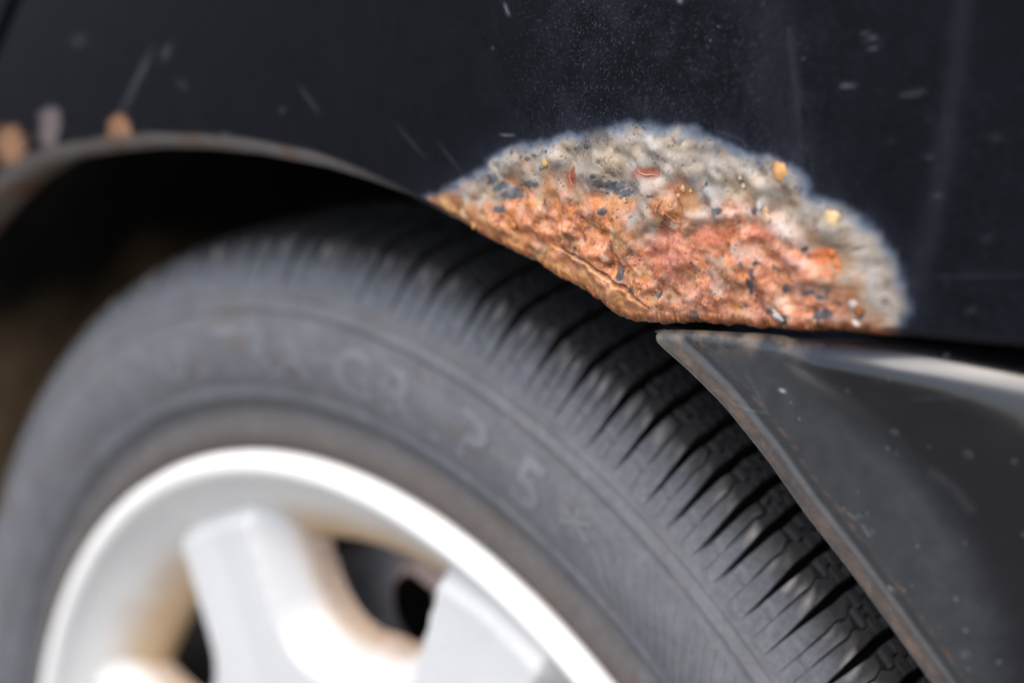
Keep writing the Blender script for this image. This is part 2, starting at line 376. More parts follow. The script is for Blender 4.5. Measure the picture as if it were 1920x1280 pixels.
    for cx, cy, rx, ry in ((1345, 442, 34, 30), (1290, 482, 26, 24), (1398, 456, 24, 20), (1470, 484, 36, 24), (1332, 522, 30, 20), (1240, 502, 24, 20), (1522, 524, 28, 24), (1262, 452, 20, 15), (1168, 442, 24, 18), (1082, 430, 20, 16), (1022, 402, 20, 16), (962, 424, 24, 18), (1002, 462, 24, 13), (1130, 470, 20, 16), (1195, 500, 20, 18), (1390, 560, 30, 16), (1450, 540, 24, 18), (1548, 590, 18, 16), (1472, 596, 14, 12), (1100, 395, 22, 14), (1240, 562, 20, 14)):
        bli = np.maximum(bli, np.clip(1.05 - ((qx - cx + 8 * lump) / rx)**2 - ((qy - cy + 8 * lump2) / ry)**2, 0, 1)**0.7)
    h += mo * 0.00075 * crest + mi * 0.0005 * bli
    def blur(a, n):
        for _ in range(n):
            a = (np.roll(a, 1, 0) + 2 * a + np.roll(a, -1, 0)) * 0.25; b = np.pad(a, ((0, 0), (1, 1)), 'edge'); a = (b[:, :-2] + 2 * a + b[:, 2:]) * 0.25
        return a
    h = lerp(blur(h, 9), blur(h, 5), mi) + blur(hf, 1) - 0.0003 * pore
    # lip fold: smoother, lower plate below the crack
    cdist, cside, cpar = linedist(qx, qy, CRACK)
    below = (cside > 0) & (cpar > 0.0) & (cpar < 1.0)
    lip = np.where(below, 1.0, 0.0) * mo
    cend = sst(0, 0.25, cpar) * (1 - 0.5 * sst(0.8, 1, cpar))
    h = h * (1 - 0.3 * lip * sst(0, 30, cdist)) + lip * 0.0005 * cend * np.exp(-cdist / 40)
    cw = (1.2 + 1.6 * sst(0.1, 0.6, cpar) * (1 - sst(0.9, 1, cpar)))
    crack = np.exp(-(cdist / cw)**2) * cend * (Di > -30)
    h -= 0.0011 * crack
    # small chips in the paint along the arch lip and scratches
    chips = [(20, 272, 28, 36, 0), (92, 240, 19, 40, 0), (224, 246, 22, 30, 0.2), (100, 218, 11, 14, 0)]
    chip = np.zeros_like(X)
    for cx, cy, rx, ry, _ in chips:
        chip = np.maximum(chip, 1 - sst(0.75, 1.15, np.hypot((qx - cx) / rx, (qy - cy) / ry) + 0.55 * fbm(mx / 4, mz / 4, 88, 3)))
    h -= 0.0002 * chip
    h *= sst(R_ * 0.3, R_ * 2.2, S) * 0.75 + 0.25
    P[..., 1] -= h
    # --- colour
    def C(*a): return srgb(*a) * 0.79
    W = lambda w: w[..., None]
    base = np.broadcast_to(np.array([0.0044, 0.0046, 0.0066]), X.shape + (3,)).copy()
    # haze of bleached paint outside the rust, water marks
    streak = 0.5 + 0.5 * fbm(mx / 0.9, mz / 7.0, 91, 2)
    haze = np.exp(np.clip(Do, -200, 0) / 20.0) * (0.35 + 0.9 * streak) * (0.35 + 0.9 * np.clip(fbm(mx / 12, mz / 12, 93, 2) + .3, 0, 1))
    base += W(haze) * np.array([0.011, 0.014, 0.022])
    for pts, wd, am in (([(1805, 0), (1795, 120), (1765, 330), (1735, 470), (1715, 530)], 20, 0.016), ([(1480, 60), (1497, 200), (1528, 380)], 8, 0.022), ([(1430, 20), (1440, 130), (1470, 220), (1500, 340)], 45, 0.010),
                        ([(1760, 518), (1920, 516)], 3, 0.02), ([(1720, 640), (1920, 655)], 5, 0.02), ([(1340, 245), (1390, 262), (1400, 275)], 3, 0.03)):
        d, sd_, pr = linedist(qx, qy, pts); base += W(np.exp(-(d / wd)**2) * am * 0.6 * (0.5 + 0.5 * streak)) * np.array([0.8, 0.9, 1.15])
    d, sd_, pr = linedist(qx, qy, [(1505, 210), (1512, 290), (1528, 390)]); base *= W(1 - 0.6 * np.exp(-(d / 7)**2))
    scr = [([(288, 88), (262, 140), (238, 190), (222, 225)], 6, .06), ([(318, 82), (312, 100), (304, 116)], 7, .06), ([(135, 75), (160, 77)], 10, .05), ([(335, 150), (350, 170)], 8, .03), ([(412, 250), (440, 262)], 6, .06), ([(528, 205), (530, 210)], 7, .07),
           ([(945, 5), (955, 32)], 4, .12), ([(1270, 0), (1280, 3)], 6, .2), ([(1618, 60), (1650, 82)], 3, .12), ([(1622, 78), (1645, 98)], 3, .10), ([(1583, 160), (1596, 163)], 5, .35), ([(1690, 180), (1735, 170)], 7, .05), ([(560, 160), (600, 215)], 5, .03),
           ([(936, 252), (950, 254), (966, 253)], 3, .12), ([(1700, 575), (1706, 590)], 6, .16), ([(1820, 575), (1828, 588)], 6, .04), ([(1735, 225), (1740, 226)], 5, .10), ([(1740, 293), (1742, 296)], 6, .08), ([(1506, 110), (1508, 111)], 4, .10), ([(1670, 264), (1672, 265)], 4, .07),
           ([(740, 230), (800, 300)], 4, .02), ([(820, 265), (870, 330)], 4, .02), ([(1750, 365), (1765, 368)], 5, .05), ([(1860, 256), (1880, 262)], 8, .04), ([(1840, 440), (1850, 452)], 6, .04)]
    for pts, wd, am in scr:
        d, sd_, pr = linedist(qx, qy, pts); base += W(np.exp(-(d / (0.8 * wd))**2) * am * 0.95 * np.sin(np.pi * np.clip(pr * .9 + .05, 0, 1)) * (0.65 + 0.7 * vnoise(mx / 0.5, mz / 0.5, 95))) * np.array([0.85, 0.92, 1.05])
    base = np.clip(base, 0.002, 1)
    # band of swollen primer
    a1 = fbm(mx / 10, mz / 10, 111, 3); a2 = fbm(mx / 4.5, mz / 4.5, 113, 4); a3 = fbm(mx / 2.0, mz / 2.0, 117, 3); a4 = fbm(mx / 7, mz / 7, 119, 3)
    t = sst(-0.5, 0.5, fbm(mx / 7, mz / 7, 101, 4)); t2 = sst(0.05, 0.55, fbm(mx / 5, mz / 5, 103, 4)); t3 = sst(0.1, 0.6, fbm(mx / 11, mz / 11, 105, 3))
    bandc = lerp(C(168, 150, 126), C(146, 144, 140), W(t)); bandc = lerp(bandc, C(112, 88, 64), W(0.6 * sst(-0.02, 0.5, fbm(mx / 9, mz / 9, 103, 3)))); bandc = lerp(bandc, C(196, 190, 182), W(0.5 * t3)); bandc = lerp(bandc, C(186, 140, 92), W(0.6 * sst(0.1, 0.45, a2) * (1 - sst(1000, 1150, qx))))
    bandc = lerp(bandc, C(84, 66, 50), W(0.6 * sst(0.16, 0.42, fbm(mx / 3.8, mz / 3.8, 109, 3)))); bandc = lerp(bandc, C(70, 72, 76), W(0.55 * sst(0.2, 0.45, fbm(mx / 4.5, mz / 3.0, 110, 3)) * (1 - sst(1350, 1450, qx))))
    fr = 1 - sst(2, 30, Do + 22 * fbm(mx / 6, mz / 6, 107, 3))
    bandc = lerp(bandc, C(84, 100, 122), W(0.85 * fr))
    # inner rust
    right = sst(1180, 1300, qx)
    b1_ = fbm(mx / 3.6, mz / 3.6, 123, 4); b2_ = fbm(mx / 5.5, mz / 5.5, 127, 4); b3_ = fbm(mx / 1.5, mz / 1.5, 128, 3)
    ru = lerp(C(192, 122, 76), C(194, 124, 94), W(right * 0.7 + 0.3 * sst(-.3, .3, a1)))
    ru = lerp(ru, C(206, 128, 70), W(sst(0.0, 0.4, a2) * (0.8 - 0.3 * right)))
    ru = lerp(ru, C(126, 70, 46), W(sst(-0.02, 0.38, a4) * 0.85))
    ru = lerp(ru, C(210, 168, 146), W(sst(0.06, 0.44, b1_) * 0.65))
    ru = lerp(ru, C(184, 150, 106), W(sst(0.04, 0.36, b2_) * 0.9 * (1 - 0.55 * right)))
    ru = lerp(ru, C(104, 52, 34), W(sst(0.22, 0.45, a3) * 0.8))
    ru = lerp(ru, C(228, 142, 58), W(sst(0.26, 0.5, -a3) * 0.85))
    ru = lerp(ru, C(172, 160, 146), W(sst(0.16, 0.45, fbm(mx / 7, mz / 7, 129, 3)) * 0.6))
    ru = ru * (1 + 0.35 * W(np.clip(b3_, -.5, .5))); ru = lerp(ru, C(92, 58, 42), W(sst(.22, .5, fbm(mx / 0.9, mz / 0.9, 155, 3)) * .45)); ru = lerp(ru, C(236, 176, 120), W(sst(.25, .5, fbm(mx / 0.8, mz / 0.8, 157, 3)) * .6))
    cell = (c2 - 0.5)[..., None]
    ru = ru * (1 + 0.22 * cell)
    ru = lerp(ru, C(222, 192, 176), W(dome1**2 * 0.25 * right + dome2**3 * 0.2))
    # edge seam where the primer turns into rust: brown-orange
    seam = np.exp(-(Di / 34)**2) * mo
    bandc = lerp(bandc, C(164, 108, 66), W(0.85 * seam * sst(-.4, .2, a2)))
    rc = lerp(bandc, ru, W(mi))
    # brown-olive hollow in the middle, red-brown pockets
    for cx, cy, rx, ry, cc, am in ((1285, 385, 34, 36, C(146, 96, 40), .85), (1072, 330, 14, 24, C(132, 66, 36), .9), (1212, 325, 28, 14, C(140, 72, 44), .85), (1120, 262, 30, 26, C(96, 88, 76), .7), (1490, 380, 22, 10, C(120, 96, 78), .6), (1100, 300, 22, 34, C(120, 104, 82), .5),
                                  (1545, 480, 26, 20, C(204, 110, 52), .8), (1440, 435, 46, 22, C(196, 104, 76), .5), (1255, 480, 60, 50, C(176, 104, 88), .5), (1345, 440, 40, 26, C(188, 100, 66), .7), (955, 450, 60, 34, C(196, 106, 56), .6), (1150, 380, 60, 16, C(214, 138, 70), .5)):
        w = 1 - sst(0.55, 1.15, np.hypot((qx - cx) / rx, (qy - cy) / ry) + 0.45 * a2)
        rc = lerp(rc, cc, W(w * am))
    # tan lip under the crack
    lipw = lip * sst(2, 14, cdist) * sst(820, 900, qx)
    lipw = np.maximum(lipw, (S < 0.009) * mo * (1 - sst(0.004, 0.009, S)) * (1 - sst(1180, 1230, qx)))
    lc = lerp(C(196, 146, 92), C(150, 98, 58), W(sst(-.25, .35, a2))); lc = lerp(lc, C(206, 176, 140), W(sst(.1, .5, a4))); lc = lerp(lc, C(110, 66, 40), W(.7 * sst(.1, .45, b3_))); lc = lerp(lc, C(186, 112, 84), W(.7 * sst(0, .4, b1_)))
    rc = lerp(rc, lc, W(0.85 * lipw))
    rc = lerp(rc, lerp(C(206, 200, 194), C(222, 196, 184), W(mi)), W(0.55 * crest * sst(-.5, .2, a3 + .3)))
    rc = lerp(rc, C(184, 114, 88), W(0.35 * mi * sst(.3, .9, bli) * right))
    rc = lerp(rc, C(150, 78, 46), W(0.6 * mi * np.exp(-((bli - .12) / .10)**2) * sst(-.3, .2, b3_)))
    # remnants of black paint
    bl = np.zeros_like(X)
    for cx, cy, rx, ry in BLACK:
        bl = np.maximum(bl, 1 - sst(0.7, 1.1, np.hypot((qx - cx) / rx, (qy - cy) / ry) + 0.75 * fbm(mx / 1.3, mz / 1.3, 131, 3)))
    fl = sst(0.46, 0.54, fbm(mx / 0.8, mz / 0.8, 133, 3)) * sst(0.0, 0.3, fbm(mx / 6, mz / 6, 137, 2)) * mi
    bl = np.maximum(bl, fl * 0.9)
    rc = lerp(rc, lerp(C(52, 58, 68), C(92, 98, 104), W(sst(-.3, .5, a3))), W(0.92 * bl))
    rc = lerp(rc, C(58, 44, 40), W(0.85 * pore)); rc = lerp(rc, C(120, 66, 30), W(crack))
    edge_hl = np.exp(-((cdist - 4) / 2.2)**2) * below * cend  # light caught by the plate edge below the crack, painted in
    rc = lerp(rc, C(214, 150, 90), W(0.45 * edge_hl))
    col = lerp(base, rc, W(sst(-9, 15, Do)))
    # chips by the lip
    cc = lerp(srgb(190, 138, 98), srgb(120, 120, 130), W(sst(60, 72, qx) * (1 - sst(130, 150, qx)) * (0.4 + 0.6 * sst(-.3, .2, b3_))))
    col = lerp(col, cc * 0.5, W(chip * (0.55 + 0.4 * sst(-.3, .3, b3_))))
    dust = np.clip((1 - mo) * (0.18 + 1.15 * sst(880, 1150, qx) * (1 - sst(1350, 1750, qx)) + 0.25 * sst(1600, 1900, qx)), 0, 1.2)
    rust = np.clip(np.maximum(mo, chip * 0.7), 0, 1)
    # --- rolled lip and inward flange, below the visible rows
    th = np.linspace(math.pi / 2, 0, 7)[1:]
    rows = []; rcol = []; rrust = []
    base_e = P[:, 0, :]
    k8 = 7
    lipn = fbm(E[:, 0] * 160, E[:, 1] * 160, 143, 3); tq = sst(700, 860, trace(np.stack([E[:, 0], np.full(NU, YS), E[:, 1]], 1))[0])
    qe = trace(np.stack([E[:, 0], np.full(NU, YS), E[:, 1]], 1))[0]
    inr = sst(800, 900, qe) * (1 - sst(1640, 1700, qe))
    dirt = lerp(srgb(160, 152, 146), srgb(160, 120, 86), (sst(-0.1, 0.45, lipn) * .7)[:, None])
    leftm = (1 - sst(560, 800, qe))
    for i in range(k8 + 6):
        if i < k8 - 1:
            a = (i + 1) / (k8 - 1) * math.pi / 2; dn = -R * math.sin(a); yy = R * (1 - math.cos(a)); fr_ = (i + 1) / (k8 - 1)
        else:
            j = i - (k8 - 2); dn = -R + 0.00025 * j; yy = R + 0.0019 * j; fr_ = 1.0
        pt = base_e.copy(); pt[:, 0] += D[:, 0] * dn; pt[:, 2] += D[:, 1] * dn; pt[:, 1] += yy + 0.0009 * inr * fbm(E[:, 0] * 500 + i * 3, E[:, 1] * 500, 147, 2)
        rows.append(pt)
        bc = np.broadcast_to(np.array([0.012, 0.0125, 0.015]), (NU, 3))
        lc_ = lerp(bc, dirt * 0.55, (leftm * (0.35 + 0.65 * fr_))[:, None])
        lc_ = lerp(lc_, srgb(150, 92, 52) * (0.6), (leftm * sst(0.0, 0.25, lipn) * (i > 6) * 0.9 * (1 - 0.6 * sst(200, 350, qe)))[:, None])
        rn = fbm(E[:, 0] * 900, E[:, 1] * 900 + i * 0.7, 161, 3)
        lc_ = lerp(lc_, lerp(col[:, 0, :] * np.array([0.85, 0.68, 0.5]), lerp(C(150, 90, 48), C(84, 48, 30), sst(-.2, .3, rn)[:, None]), 0.25 + 0.6 * min(1, i / 4)), inr[:, None])
        rcol.append(lc_); rrust.append(np.maximum(inr, leftm * 0.7))
    nr = len(rows)
    PR = np.stack(rows[::-1], 1); CR = np.stack(rcol[::-1], 1); RR = np.stack(rrust[::-1], 1)
    P = np.concatenate([PR, P], 1); col = np.concatenate([CR, col], 1); rust = np.concatenate([RR, rust], 1)
    dust = np.concatenate([np.zeros((NU, nr)), dust], 1)
    mo = np.concatenate([np.repeat(inr[:, None], nr, 1), mo], 1); Do_ = np.concatenate([np.where(inr > 0.3, 30, -30)[:, None].repeat(nr, 1), Do], 1)
    nrm = grid_normals(P); 
    if nrm[NU // 2, nr + 200, 1] > 0: nrm = -nrm; flip = True
    else: flip = False
    nv = P.shape[1]; F = grid_faces(NU, nv)
    if flip: F = F[:, ::-1]
    V = P.reshape(-1, 3); c_ = col.reshape(-1, 3); r_ = rust.reshape(-1); d_ = dust.reshape(-1); n_ = nrm.reshape(-1, 3)
    isr = (Do_.reshape(-1)[F].mean(1) > 0)
    qp = None
    for nm, keep in (('quarter_panel', ~isr), ('rust_patch', isr)):
        v, f, cc_, rr, dd, nn = submesh(V, F, keep, c_, r_, d_, n_)
        me = mesh_from(nm, v, f, M_PAINT, cc_, True, nn, dict(rust=rr, dust=dd))
        if qp is None: qp = part(nm, me, car, H, 'black painted rear quarter panel around the wheel arch')
        else: part(nm, me, qp, 0, 'bubbled orange and pink rust patch eating through the black paint')
    global LOOK; LOOK = (qx[::2, ::2].ravel(), qy[::2, ::2].ravel(), h[::2, ::2].ravel())
    return qp, E, D
PANEL, PE, PD = quarter_panel()

# ------------------------------------------------------------------ rust crumbs and curled slivers stuck in the rust
def blob(r, sx, sy, sz, seed, col):
    import bmesh
    bm = bmesh.new(); bmesh.ops.create_icosphere(bm, subdivisions=2, radius=1.0)
    V = np.array([v.co[:] for v in bm.verts]); F = np.array([[v.index for v in f.verts] for f in bm.faces]); bm.free()
    n = 1 + 0.7 * vnoise(V[:, 0] * 1.2 + seed * 7.1, V[:, 2] * 1.2 + V[:, 1], seed) 
    V = V * n[:, None] * np.array([sx, sy, sz]) * r
    c = np.tile(np.array(col), (len(V), 1)) * (0.9 + 0.25 * vnoise(V[:, 0] / r * 2, V[:, 2] / r * 2, seed + 3))[:, None]
    return mesh_from('rust_flake', V, F, M_FLAKE, np.clip(c, 0, 1))
def relief(px, py): return float(LOOK[2][np.argmin((LOOK[0] - px)**2 + (LOOK[1] - py)**2)])
def on_panel(px, py, out=0.0):
    p = at([(px, py)])[0]
    for _ in range(4):
        y = ysurf(p[0], p[2]); p = at([(px, py)], y)[0]
    p[1] -= out; return p
FL = [(1465, 324, .0019, 1.0, 1.3, (226, 168, 104)), (1562, 409, .0018, 1.3, 1.0, (238, 204, 150)), (1027, 304, .0010, 1.2, 1.0, (226, 176, 110)), (1440, 396, .0010, .9, 1.2, (226, 176, 128)), (1446, 408, .0011, .9, 1.1, (232, 196, 160)), (1393, 348, .0006, 1, 1, (236, 214, 184)),
      (1286, 353, .0007, 1, 1.2, (224, 176, 128)), (1297, 358, .00055, 1, 1, (228, 176, 120)), (1172, 377, .0008, .8, 1.3, (222, 184, 140)), (1020, 313, .0009, 1, 1, (150, 140, 126)), (1255, 398, .0006, 1, 1, (214, 150, 80)), (1262, 384, .0006, 1, 1, (220, 170, 110)), (1276, 366, .0007, 1.4, .8, (216, 170, 120)),
      (1604, 569, .0013, 1, 1, (208, 192, 184)), (1613, 583, .0012, 1, 1.2, (150, 96, 48)), (1605, 606, .0008, 1.4, .8, (236, 214, 200)), (1432, 386, .0008, 1, 1, (206, 198, 190)), (1392, 333, .0005, 1, 1, (220, 196, 170)), (968, 422, .0009, 1, 1, (214, 140, 80)), (893, 421, .0011, 1, 1, (226, 156, 90)),
      (1462, 592, .0012, 1.5, .8, (206, 196, 190)), (1572, 497, .0011, .8, 1.4, (226, 132, 70)), (1560, 475, .0010, 1, 1, (220, 120, 56)), (1575, 512, .0009, 1, 1, (214, 150, 110))]
for i, (px, py, r, sx, sz, c) in enumerate(FL):
    r *= 0.85
    o = part('rust_flake', blob(r, sx * 1.05, 0.24, sz, i + 1, srgb(*c) * 0.68), PANEL)
    p = on_panel(px, py, relief(px, py) + 0.0001); o.location = p; o.rotation_euler = (0, RNG.uniform(-.6, .6), 0)
def tube(pts, r0, mat, col, name, n=6):
    P = np.array(pts); m_ = len(P); T = np.gradient(P, axis=0); T /= np.linalg.norm(T, axis=1)[:, None]
    A = np.cross(T, [0, 1, 0]); A /= np.linalg.norm(A, axis=1)[:, None] + 1e-9; B_ = np.cross(T, A)
    a = np.linspace(0, 2 * np.pi, n, endpoint=False); rr = r0 * (0.35 + 0.65 * np.sin(np.linspace(0.15, np.pi - 0.15, m_)))
    V = P[:, None] + rr[:, None, None] * (np.cos(a)[None, :, None] * A[:, None] + np.sin(a)[None, :, None] * B_[:, None])
    F = np.stack([np.stack([np.arange(m_ - 1)[:, None] * n + np.arange(n)[None], np.arange(1, m_)[:, None] * n + np.arange(n)[None], np.arange(1, m_)[:, None] * n + (np.arange(n)[None] + 1) % n, np.arange(m_ - 1)[:, None] * n + (np.arange(n)[None] + 1) % n], -1)], 0).reshape(-1, 4)
    return mesh_from(name, V.reshape(-1, 3), F, mat, np.tile(np.array(col), (V.shape[0] * n, 1)))
for pts, c in (([(1068, 318), (1069, 330), (1074, 342), (1080, 350)], (216, 130, 92)), ([(1201, 316), (1206, 324), (1216, 328), (1226, 327), (1232, 330)], (232, 160, 130)), ([(1252, 386), (1262, 402), (1268, 414), (1278, 418), (1288, 415)], (216, 140, 116)), ([(1250, 372), (1242, 392), (1246, 404)], (222, 160, 84))):
    q = smooth(resample(pts, 24), 6); P3 = np.array([on_panel(a, b, relief(a, b) + 0.0001 + 0.0004 * math.sin(k / 23 * 3.14)) for k, (a, b) in enumerate(q)])
    part('rust_sliver', tube(P3, 0.00012, M_FLAKE, srgb(*c) * 0.62, 'rust_sliver'), PANEL)

# ------------------------------------------------------------------ rear door behind the shut line, upper left
def rear_door():
    t = np.gradient(SHUT, axis=0); t /= np.linalg.norm(t, axis=1)[:, None]; nrm = np.stack([-t[:, 1], t[:, 0]], 1)   # away from the panel
    e = SHUT + nrm * 0.0052; R = 0.0025
    rows = [(e - nrm * 0 , YS + R + 0.012)] + [(e + nrm * R * (1 - math.cos(a)), YS + R * (1 - math.sin(a))) for a in np.linspace(0, math.pi / 2, 6)]
    for k in np.linspace(0.05, 1, 14):
        far = np.stack([np.linspace(-0.75, -0.40, len(e)), np.linspace(0.16, 0.52, len(e))], 1)
        rows.append((lerp(e + nrm * R, far, k), YS))
    P = np.stack([np.stack([q[:, 0], y + ysurf(q[:, 0], q[:, 1]) - YS, q[:, 1]], 1) for q, y in rows], 1)
    n = P.shape[0] * P.shape[1]; F = grid_faces(P.shape[0], P.shape[1])
    if grid_normals(P)[100, 12, 1] > 0: F = F[:, ::-1]
    me = mesh_from('rear_door', P.reshape(-1, 3), F, M_PAINT, np.tile(np.array([.0075, .0082, .0125]), (n, 1)), True, None, dict(rust=np.zeros(n), dust=np.full(n, .5)))
    part('rear_door', me, car, H)
rear_door()
def inner_panel():                           # the body shell behind the shut line and the joint
    a = np.radians(np.linspace(-20, 200, 120)); r = np.array([.331, .5, .8]); A, Rr = np.meshgrid(a, r, indexing='ij')
    V = np.stack([Rr * np.cos(A), np.full_like(A, .03), Rr * np.sin(A)], -1).reshape(-1, 3)
    part('inner_panel', mesh_from('inner_panel', V, grid_faces(120, 3), M_LINER, np.full((len(V), 3), .01)), car, H)
inner_panel()

# ------------------------------------------------------------------ bumper
B_TIP = (1214, 622)
def bumper():
    edge_px = [(1213, 632), (1222, 648), (1280, 698), (1350, 768), (1430, 868), (1500, 968), (1580, 1070), (1650, 1165), (1740, 1290), (1800, 1380)]
    A = at(edge_px)[:, [0, 2]]; A = np.vstack([A, [[0.283, 0.09], [0.296, 0.03]]])
    top_px = [(1213, 630), (1217, 622), (1228, 618.5), (1300, 620), (1400, 625), (1500, 631), (1700, 641), (1920, 657)]
    Tp = at(top_px)[:, [0, 2]]; Tp = np.vstack([Tp, [[0.36, 0.2490], [0.62, 0.2455]]])
    NS, NT = 330, 330
    A = resample(smooth(resample(A, 800), 40), 800); Tp = resample(Tp, 800)
    s = np.linspace(0, 1, NS)**1.35; t = np.linspace(0, 1, NT)**1.5
    la = np.linspace(0, 1, 800)
    As = np.stack([np.interp(s, la, A[:, k]) for k in (0, 1)], 1)
    Tt = np.stack([np.interp(t, la, Tp[:, k]) for k in (0, 1)], 1)
    # Coons-like: rows start on the arch edge and run right; first row is the top edge
    bot = np.stack([lerp(A[-1, 0], 0.62, t), lerp(A[-1, 1], 0.02, t)], 1)
    rgt = np.stack([np.full(NS, 0.62), lerp(Tp[-1, 1], 0.02, s)], 1)
    S_, T_ = s[:, None, None], t[None, :, None]
    XZ = (1 - S_) * Tt[None] + S_ * bot[None] + (1 - T_) * As[:, None] + T_ * rgt[:, None] - ((1 - S_) * (1 - T_) * Tt[0] + (1 - S_) * T_ * Tt[-1] + S_ * (1 - T_) * bot[0] + S_ * T_ * bot[-1])
    X, Z = XZ[..., 0], XZ[..., 1]
    d_top, _, _ = linedist(X, Z, Tp[::8]); d_arch, _, _ = linedist(X, Z, A[::8])
    crease = at([(1490, 650), (1530, 700), (1600, 780), (1670, 860), (1730, 960), (1780, 1060), (1830, 1200), (1870, 1380)])[:, [0, 2]]
    dc, sc, pc = linedist(X, Z, crease)
    dcs = sc * dc                            # + to the right of the crease
    # relief: a flush flange by the arch, right of the crease the body swells out and carries a shelf on top
    r_ = sst(-0.006, 0.009, dcs)
    pr = np.interp(X, [.16, .197, .209, .221, .235, .249, .265, .282, .325, .62], [0, 0, .0015, .0042, .0058, .0050, .0015, -.0045, -.030, -.26])
    pk = np.exp(-np.linspace(-2, 2, 25)**2); pk /= pk.sum(); pr = np.apply_along_axis(lambda a: np.convolve(np.pad(a, 12, 'edge'), pk, 'valid'), 1, pr)
    topk = np.exp(-(d_top / 0.02)**2)
    swell = lerp(pr * (1 - np.exp(-np.clip(dcs, 0, 1) / 0.035)), pr, topk) * sst(-0.004, 0.012, dcs + 0.008 * topk)
    Y = np.full(X.shape, YS) + 0.0005 - swell + 0.0026 * r_ * np.exp(-np.clip(dcs, 0, 1) / 0.03) * sst(0.003, 0.016, d_top)
    Rt = np.interp(X, [.18, .21, .235, .26, .285, .34], [.0022, .0030, .0065, .013, .020, .026])
    k = np.clip(1 - d_top / Rt, 0, 1); Y += Rt * (1 - np.sqrt(np.clip(1 - k * k, 0, 1)))
    ct = np.clip(d_top - 0.016, 0, 1); Y += 0.30 * (np.sqrt(ct**2 + 0.02**2) - 0.02) * sst(-0.002, 0.02, dcs)
    Ra = 0.0022; k = np.clip(1 - d_arch / Ra, 0, 1); Y += Ra * (1 - np.sqrt(np.clip(1 - k * k, 0, 1)))
    Y += 0.0006 * np.exp(-((d_arch - 0.0062) / 0.0012)**2)        # groove behind the edge bead
    Z = Z - 0.05 * pr * np.exp(-d_top / 0.03)
    P = np.stack([X, Y, Z], -1)
    mx, mz = X * 1000, Z * 1000
    C = lambda *a: srgb(*a)
    qx, qy = trace(P.reshape(-1, 3)); qx = qx.reshape(X.shape); qy = qy.reshape(X.shape)
    W = lambda w: w[..., None]
    flange = 1 - r_
    col = np.broadcast_to(np.array([0.0016, 0.0018, 0.0040]), X.shape + (3,)).copy()
    n1 = fbm(mx / 6, mz / 6, 201, 4); n2 = fbm(mx / 1.5, mz / 1.5, 203, 3)
    col = lerp(col, np.array([0.027, 0.029, 0.032]), W(flange * (0.75 + 0.25 * n1)))
    bead = np.exp(-((d_arch - 0.0026) / 0.0019)**2) * (0.8 + 0.4 * n2)
    bead *= sst(0.187, 0.196, X)
    col = lerp(col, C(128, 104, 84) * 0.75, W(np.clip(bead * (0.42 + 0.5 * np.clip(fbm(mx / 9, mz / 9, 207, 3), -.6, 1) + 0.25 * np.clip(n2, -.5, .5)), 0, .8)))
    line = np.exp(-((d_arch - 0.0088 + 0.0008 * n1) / 0.0005)**2) * sst(-.2, .5, n2) * sst(680, 760, qy)
    col = lerp(col, C(112, 84, 62) * 0.7, W(0.7 * line))
    rim_w = np.exp(-(d_arch / 0.0008)**2) * sst(-0.1, 0.4, n2)
    col = lerp(col, C(176, 166, 152) * 0.8, W(0.6 * rim_w))
    tipd = np.hypot(X - Tp[0, 0], Z - Tp[0, 1])
    col = lerp(col, C(120, 116, 108) * 0.6, W(0.7 * np.exp(-(tipd / 0.005)**2)))
    grime = np.exp(-(d_top / 0.0035)**2) * (1 - sst(1440, 1560, qx))
    col = lerp(col, C(130, 112, 92) * 0.7, W(0.75 * grime * sst(-.3, .3, n1)))
    sm = np.exp(-((d_top - 0.003) / 0.0013)**2) * sst(1265, 1300, qx) * (1 - sst(1350, 1480, qx)) * sst(0.0, .25, n2)
    col = lerp(col, C(52, 38, 26) * 0.5, W(0.9 * sm))
    for pts, wd, am in (([(1375, 758), (1405, 768), (1440, 775)], 2, .05), ([(1590, 960), (1600, 972), (1612, 966)], 3, .10), ([(1618, 985), (1628, 1004), (1636, 994)], 3, .10), ([(1750, 885), (1790, 915), (1820, 955)], 12, .025), ([(1400, 700), (1440, 775)], 2, .05), ([(1700, 750), (1800, 742)], 2, .04), ([(1466, 732), (1467, 732)], 4, .8), ([(1815, 850), (1816, 851)], 9, .08),
                        ([(1520, 1010), (1550, 1035), (1580, 1050)], 1.6, .25), ([(1806, 1230), (1812, 1222)], 4, .12), ([(1676, 809), (1678, 809)], 5, .15), ([(1672, 1103), (1673, 1104)], 3, .5)):
        d, _, _ = linedist(qx, qy, pts); col = col + W(np.exp(-(d / (0.8 * wd))**2) * am * 0.5)
    rough = 0.21 + 0.30 * flange + 0.3 * np.clip(bead, 0, 1) + 0.1 * grime
    # flanges turned into the car along the top and the arch edge
    def skirt(Pe, inwards, drop):
        rows = [Pe]
        for j in range(1, 6):
            q = Pe.copy(); q[:, 1] += 0.004 * j * inwards; q[:, 2] -= drop * j; rows.append(q)
        return np.stack(rows, 1)
    def shelf(Pe):                           # level top face running back under the quarter panel
        rows = [Pe]; back = YS + 0.022
        for j in range(1, 13):
            q = Pe.copy(); f_ = (j / 12)**1.3; q[:, 1] = lerp(Pe[:, 1], back, f_); q[:, 2] += 0.045 * np.minimum(q[:, 1] - Pe[:, 1], np.clip(YS - Pe[:, 1], 0, 1)) ; rows.append(q)
        return np.stack(rows, 1)
    V = P.reshape(-1, 3); F = grid_faces(NS, NT)
    nrm = grid_normals(P)
    if nrm[NS // 2, NT // 2, 1] > 0: F = F[:, ::-1]
    allV = [V]; allF = [F]; allC = [col.reshape(-1, 3)]; allR = [rough.reshape(-1)]; off = len(V)
